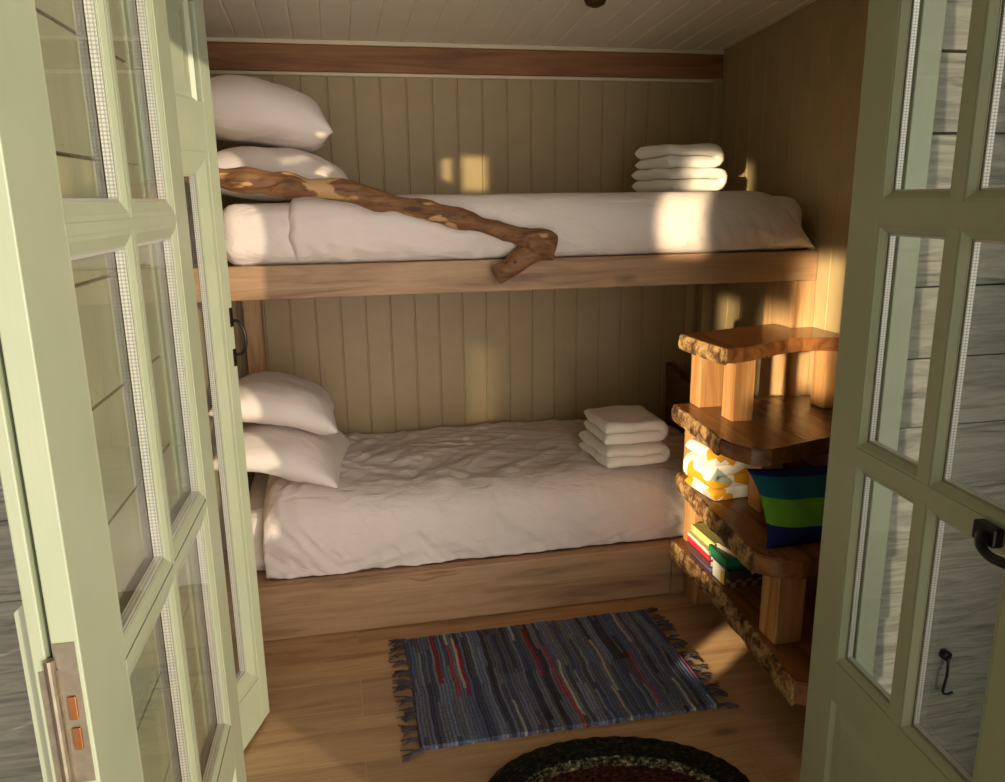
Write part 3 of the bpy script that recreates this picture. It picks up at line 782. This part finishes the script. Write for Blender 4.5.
# ------------------------------------------------------------------ doors
def door(name, label, loc, rot, width, z0, z1, cols, rows, th, side, bev=.022, panels=(), handle=None):
    """local frame: x from the edge at loc along the leaf, y across it, visible face at y=0, leaf body towards y=side*th"""
    d = thing(name, loc, label, None, None, 'structure', rot, local=True)
    S = lambda v: v*side
    Y0, Y1 = sorted((0, S(th)))
    g = M['green']
    xs = sorted({0, width, *[c for p in cols for c in p]})
    ops = [(c, r) for c in cols for r in rows]+list(panels)
    # stiles run the full height, rails and glazing bars fill between
    cx = sorted(cols); rz = sorted(rows+sorted({p[1] for p in panels}))
    obj('stile', MB().box(0, cx[0][0], Y0, Y1, z0, z1, .0015), g, d)
    obj('stile', MB().box(cx[-1][1], width, Y0, Y1, z0, z1, .0015), g, d)
    edges = [z0]+[e for r in rz for e in r]+[z1]
    for a, b in zip(edges[0::2], edges[1::2]):
        obj('rail', MB().box(cx[0][0]+.0004, cx[-1][1]-.0004, Y0, Y1, a, b), g, d)
    for (c0, c1) in zip(cx, cx[1:]):
        for r in rows:
            obj('muntin', MB().box(c0[1], c1[0], Y0, Y1, r[0]+.0003, r[1]-.0003), g, d)
    gm = S(th*.5)
    ga, gb = gm-.0065, gm+.0065      # two sheets
    fdep = S(max(.006, th*.5-.0085)); bdep = S(th-max(.006, th*.5-.0085))
    for c in cols:
        for r in rows:
            o = (c[0], c[1], r[0], r[1]); i = (c[0]+bev, c[1]-bev, r[0]+bev, r[1]-bev)
            q = (c[0]+bev*.3, c[1]-bev*.3, r[0]+bev*.3, r[1]-bev*.3)
            p = (c[0]+bev*.86, c[1]-bev*.86, r[0]+bev*.86, r[1]-bev*.86)
            mb = MB()
            for a_, b_ in (((o, S(.0003)), (o, S(.0012))), ((o, S(.0012)), (q, S(.0010))), ((q, S(.0010)), (p, fdep*.85)), ((p, fdep*.85), (p, fdep*.95)), ((p, fdep*.95), (i, fdep)), ((i, fdep), (i, fdep+S(.001)))):
                mb.ring(a_[0], b_[0], a_[1], b_[1])
            for a_, b_ in (((o, S(th-.003)), (q, S(th-.004))), ((q, S(th-.004)), (p, bdep)), ((p, bdep), (i, bdep))):
                mb.ring(a_[0], b_[0], a_[1], b_[1])
            obj('moulding', mb, g, d, normals=False)
            s0 = (c[0]+bev*.55, c[1]-bev*.55, r[0]+bev*.55, r[1]-bev*.55); s1 = (i[0]+.004, i[1]-.004, i[2]+.004, i[3]-.004)
            w1, w2 = sorted((ga+.001, gb-.001))
            mb = MB().ring(s1, s1, w1, w2).ring(s0, s1, w1, w1).ring(s0, s1, w2, w2)
            obj('spacer_bar', mb, M['spacer'], d, normals=False)
            mb = MB()
            for yy in (ga, gb): mb.add([(s0[0], yy, s0[2]), (s0[1], yy, s0[2]), (s0[1], yy, s0[3]), (s0[0], yy, s0[3])], [(0, 1, 2, 3)])
            obj('glass_pane', mb, M['glass'], d)
    for c, r in panels:
        o = (c[0], c[1], r[0], r[1]); ins = lambda k: (c[0]+k, c[1]-k, r[0]+k, r[1]-k)
        mb = MB().ring(o, ins(.008), S(.001), S(.009)).ring(ins(.008), ins(.016), S(.009), S(.009)).ring(ins(.016), ins(.040), S(.009), S(.003))
        k = ins(.040); mb.add([(k[0], S(.003), k[2]), (k[1], S(.003), k[2]), (k[1], S(.003), k[3]), (k[0], S(.003), k[3])], [(0, 1, 2, 3)])
        mb.box(c[0], c[1], *sorted((S(.012), S(th-.004))), r[0], r[1])
        obj('raised_panel', mb, g, d, normals=False)
    return d

# right leaf, opened outward towards the camera; its far (hinge) edge stands at loc
d_right = door('door_2', 'right glazed door leaf, its green inner face in shade', (1.026, -1.007, 0), math.radians(-90)-.081, .625, .02, 1.955,
     [(.100, .2975), (.327, .5245)], [(.43, .885), (.919, 1.365), (1.4075, 1.86)], .04, 1, .017, panels=[((.100, .5245), (.11, .335))])
# left leaf: far edge at loc, near edge towards the camera
d_left = door('door_1', 'left glazed door leaf with sunlit green face', (-.250, -.942, 0), math.radians(-90)-.029, .747, .02, 1.955,
     [(.098, .358), (.3685, .622)], [(.43, .887), (.901, 1.389), (1.402, 1.86)], .026, -1, .022, panels=[((.098, .622), (.11, .335))])
# inner narrow door standing ajar behind it
d_in = door('door_3', 'narrow inner green door standing ajar with an iron pull', (-.258, -.397, 0), math.radians(-90)-.343, .50, .012, 1.93,
     [(.045, .45)], [(.150, 1.535)], .036, -1, .052, panels=[((.070, .43), (1.645, 1.86))])

# iron lever on the right leaf
mb = MB().box(.466, .514, -.020, -.0004, .886, .918, .004)
lv = catmull([(.490, -.018, .900), (.510, -.036, .893), (.535, -.040, .886), (.570, -.040, .890), (.605, -.036, .897)], 6)
mb.tube(lv, [.011-.0035*math.sin(math.pi*k/(len(lv)-1)) for k in range(len(lv))], 12)
o = obj('lever_handle', mb, M['iron'], d_right, smooth=False)
o['label'] = 'black iron lever handle'
obj('handle_plate', MB().box(.585, .615, -.006, 0, .79, .93, .002), M['iron'], d_right)
# iron pull on the inner door (free edge)
mb = MB().box(.004, .018, 0.0, .003, 1.118, 1.166, .001).box(.004, .018, 0, .003, 1.018, 1.062, .001)
hp = catmull([(.011, .002, 1.135), (.011, .02, 1.130), (.011, .032, 1.105), (.011, .033, 1.075), (.011, .022, 1.052), (.011, .002, 1.046)], 6)
mb.tube(hp, .0042, 10)
o = obj('pull_handle', mb, M['iron'], d_in, smooth=False); o['label'] = 'black iron pull handle'
# leaf folded back behind the left one, joined by the hinge on the near edge
fold_leaf = thing('door_4', (-.283, -.99, 0), 'outer leaf with grey boards folded flat behind the left glazed door', None, None, 'structure', math.radians(-90)-.029, local=True)
obj('stile', MB().box(.58, .70, -.013, 0, .02, 1.955, .0015), M['green'], fold_leaf)
obj('stile', MB().box(0, .10, -.013, 0, .02, 1.955, .0015), M['green'], fold_leaf)
obj('rail', MB().box(.10, .58, -.013, 0, .02, .43), M['green'], fold_leaf)
obj('rail', MB().box(.10, .58, -.013, 0, 1.86, 1.955), M['green'], fold_leaf)
mb = MB(); zz = .43
while zz < 1.86:
    mb.box(.10, .58, -.011, -.004, zz, min(zz+.1455, 1.86), .0008); zz += .15
obj('board_panel', mb, M['cladtrim'], fold_leaf)
obj('weather_bead', MB().add([(.685, -.013, 1.045), (.685, -.013, .3), (.685, -.028, .3), (.685, -.028, 1.03), (.60, -.013, 1.045), (.60, -.013, .3), (.60, -.028, .3), (.60, -.028, 1.03)],
     [(0,1,2,3), (7,6,5,4), (0,3,7,4), (3,2,6,7), (1,5,6,2), (0,4,5,1)]), M['green'], fold_leaf)
# hinge on the near edge of the left leaf (local y<0 is its hidden side)
hg = MB().box(.747, .7485, -.024, -.004, .84, 1.0).box(.7485, .7500, -.040, -.022, .83, .972)
ho = obj('hinge', hg, M['steel'], d_left); ho['label'] = 'worn steel butt hinge'
obj('hinge_knuckle', MB().tube([(.752, -.028, .985), (.752, -.028, .83)], .005, 12), M['steel'], ho)
obj('hinge_screw', MB().box(.7485, .751, -.018, -.0095, .915, .941, .0008), M['copper'], ho)
obj('hinge_screw', MB().box(.7485, .751, -.018, -.0095, .880, .905, .0008), M['copper'], ho)

# cabin hook on the cladding, seen through the right door
hk = MB().tube([(1.337, YX-.001, .375), (1.337, YX-.014, .375)], .012, 12).tube(catmull([(1.337, YX-.016, .378), (1.336, YX-.020, .335), (1.333, YX-.018, .295), (1.334, YX-.018, .283), (1.345, YX-.02, .279), (1.356, YX-.022, .284)], 5), .0035, 8)
tag(obj('cabin_hook', hk, M['iron'], smooth=True), 'iron cabin hook hanging on the grey cladding, seen through the right door', 'hook')

# bronze ceiling light
cl = thing('ceiling_light', (.855, .13, ZC(.13)), 'small bronze ceiling light at the top edge above the upper bunk', 'light')
obj('mount', MB().lathe([(.004, .0), (.045, .0), (.045, -.006), (.030, -.012), (.004, -.012)], (.855, .13, ZC(.13)), 28), M['bronze'], cl, smooth=False)
obj('lamp_head', MB().lathe([(.004, -.010), (.032, -.012), (.036, -.024), (.030, -.038), (.014, -.046), (.003, -.048)], (.855, .13, ZC(.13)), 28), M['bronze'], cl, smooth=True)

# ------------------------------------------------------------------ light
w = bpy.data.worlds.new('World'); sc.world = w; w.use_nodes = True; nt = w.node_tree
bg = nt.nodes['Background']
# hazy low-sun sky: brightest around the sun's side, dim on the far side
tc = N(nt, 'ShaderNodeTexCoord'); dp = N(nt, 'ShaderNodeVectorMath', operation='DOT_PRODUCT')
nt.links.new(tc.outputs['Generated'], dp.inputs[0]); dp.inputs[1].default_value = (.41, -.90, -.12)
nt.links.new(ramp(nt, dp.outputs['Value'], [(.5, (.006, .0065, .007, 1)), (.70, (.16, .156, .15, 1)), (.86, (1.0, .93, .87, 1)), (1.0, (1.0, .91, .80, 1))]), bg.inputs['Color'])
bg.inputs['Strength'].default_value = 4.5
def sun_dir(az, el):   # travel direction; az measured from +y towards +x
    return Vector((math.sin(az)*math.cos(el), math.cos(az)*math.cos(el), -math.sin(el)))
def lamp(name, kind, energy, color, loc, d, **k):
    l = bpy.data.lights.new(name, kind); l.energy = energy; l.color = color
    for a, v in k.items(): setattr(l, a, v)
    o = bpy.data.objects.new(name, l); COL.objects.link(o); o.location = loc; o.rotation_euler = d.to_track_quat('-Z', 'Y').to_euler(); return o
lamp('sun', 'SUN', 3.5, (1.0, .85, .63), (4, -6, 3), sun_dir(math.radians(-36), math.radians(8.6)), angle=math.radians(.6))
# area lamps standing in for low sun thrown back by the door glass
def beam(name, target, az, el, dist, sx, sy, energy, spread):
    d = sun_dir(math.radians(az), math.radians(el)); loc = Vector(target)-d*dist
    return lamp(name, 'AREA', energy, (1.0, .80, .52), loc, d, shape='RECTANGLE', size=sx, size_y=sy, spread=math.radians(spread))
beam('glint_lamp_shelf', (1.24, -.10, .62), 57, 6, 1.60, .26, .85, 2.2, 5)
beam('glint_lamp_bed', (1.13, 0, 1.40), 40, 3, 1.98, .115, .34, .38, 2)
beam('glint_lamp_wall', (1.629, -.05, .98), 50, 7, 2.30, .14, .45, .85, 3)
beam('glint_lamp_back_wall', (.535, .80, 1.52), 33, 2, 1.46, .15, .13, .12, 2)
beam('glint_lamp_low_wall', (.59, .80, .64), 33, 3, 1.50, .09, .34, .04, 5)
beam('glint_lamp_corner', (1.629, .62, .92), 41, 4, 2.70, .10, .14, .09, 2)
beam('glint_lamp_floor', (1.15, -.37, 0), 53, 16, 1.62, .11, .08, .12, 2)

sc.view_settings.view_transform = 'Standard'; sc.view_settings.look = 'None'; sc.view_settings.gamma = 1; sc.view_settings.use_curve_mapping = False
sc.view_settings.exposure = -0.35

# ------------------------------------------------------------------ camera
cam = bpy.data.cameras.new('Camera'); co = bpy.data.objects.new('Camera', cam); COL.objects.link(co); sc.camera = co
cam.sensor_width = 36; cam.lens = 36*790.97/1005; cam.clip_start = .02
yaw, pit, rol = .205, .239, -.013
fw = Vector((math.sin(yaw)*math.cos(pit), math.cos(yaw)*math.cos(pit), -math.sin(pit))); rt = Vector((math.cos(yaw), -math.sin(yaw), 0)); up = rt.cross(fw)
r2 = math.cos(rol)*rt+math.sin(rol)*up; u2 = -math.sin(rol)*rt+math.cos(rol)*up
co.matrix_world = Matrix(((r2.x, u2.x, -fw.x, 0), (r2.y, u2.y, -fw.y, -2.466), (r2.z, u2.z, -fw.z, 1.422), (0, 0, 0, 1)))
for o in bpy.data.objects:
    if '_w' in o: del o['_w']
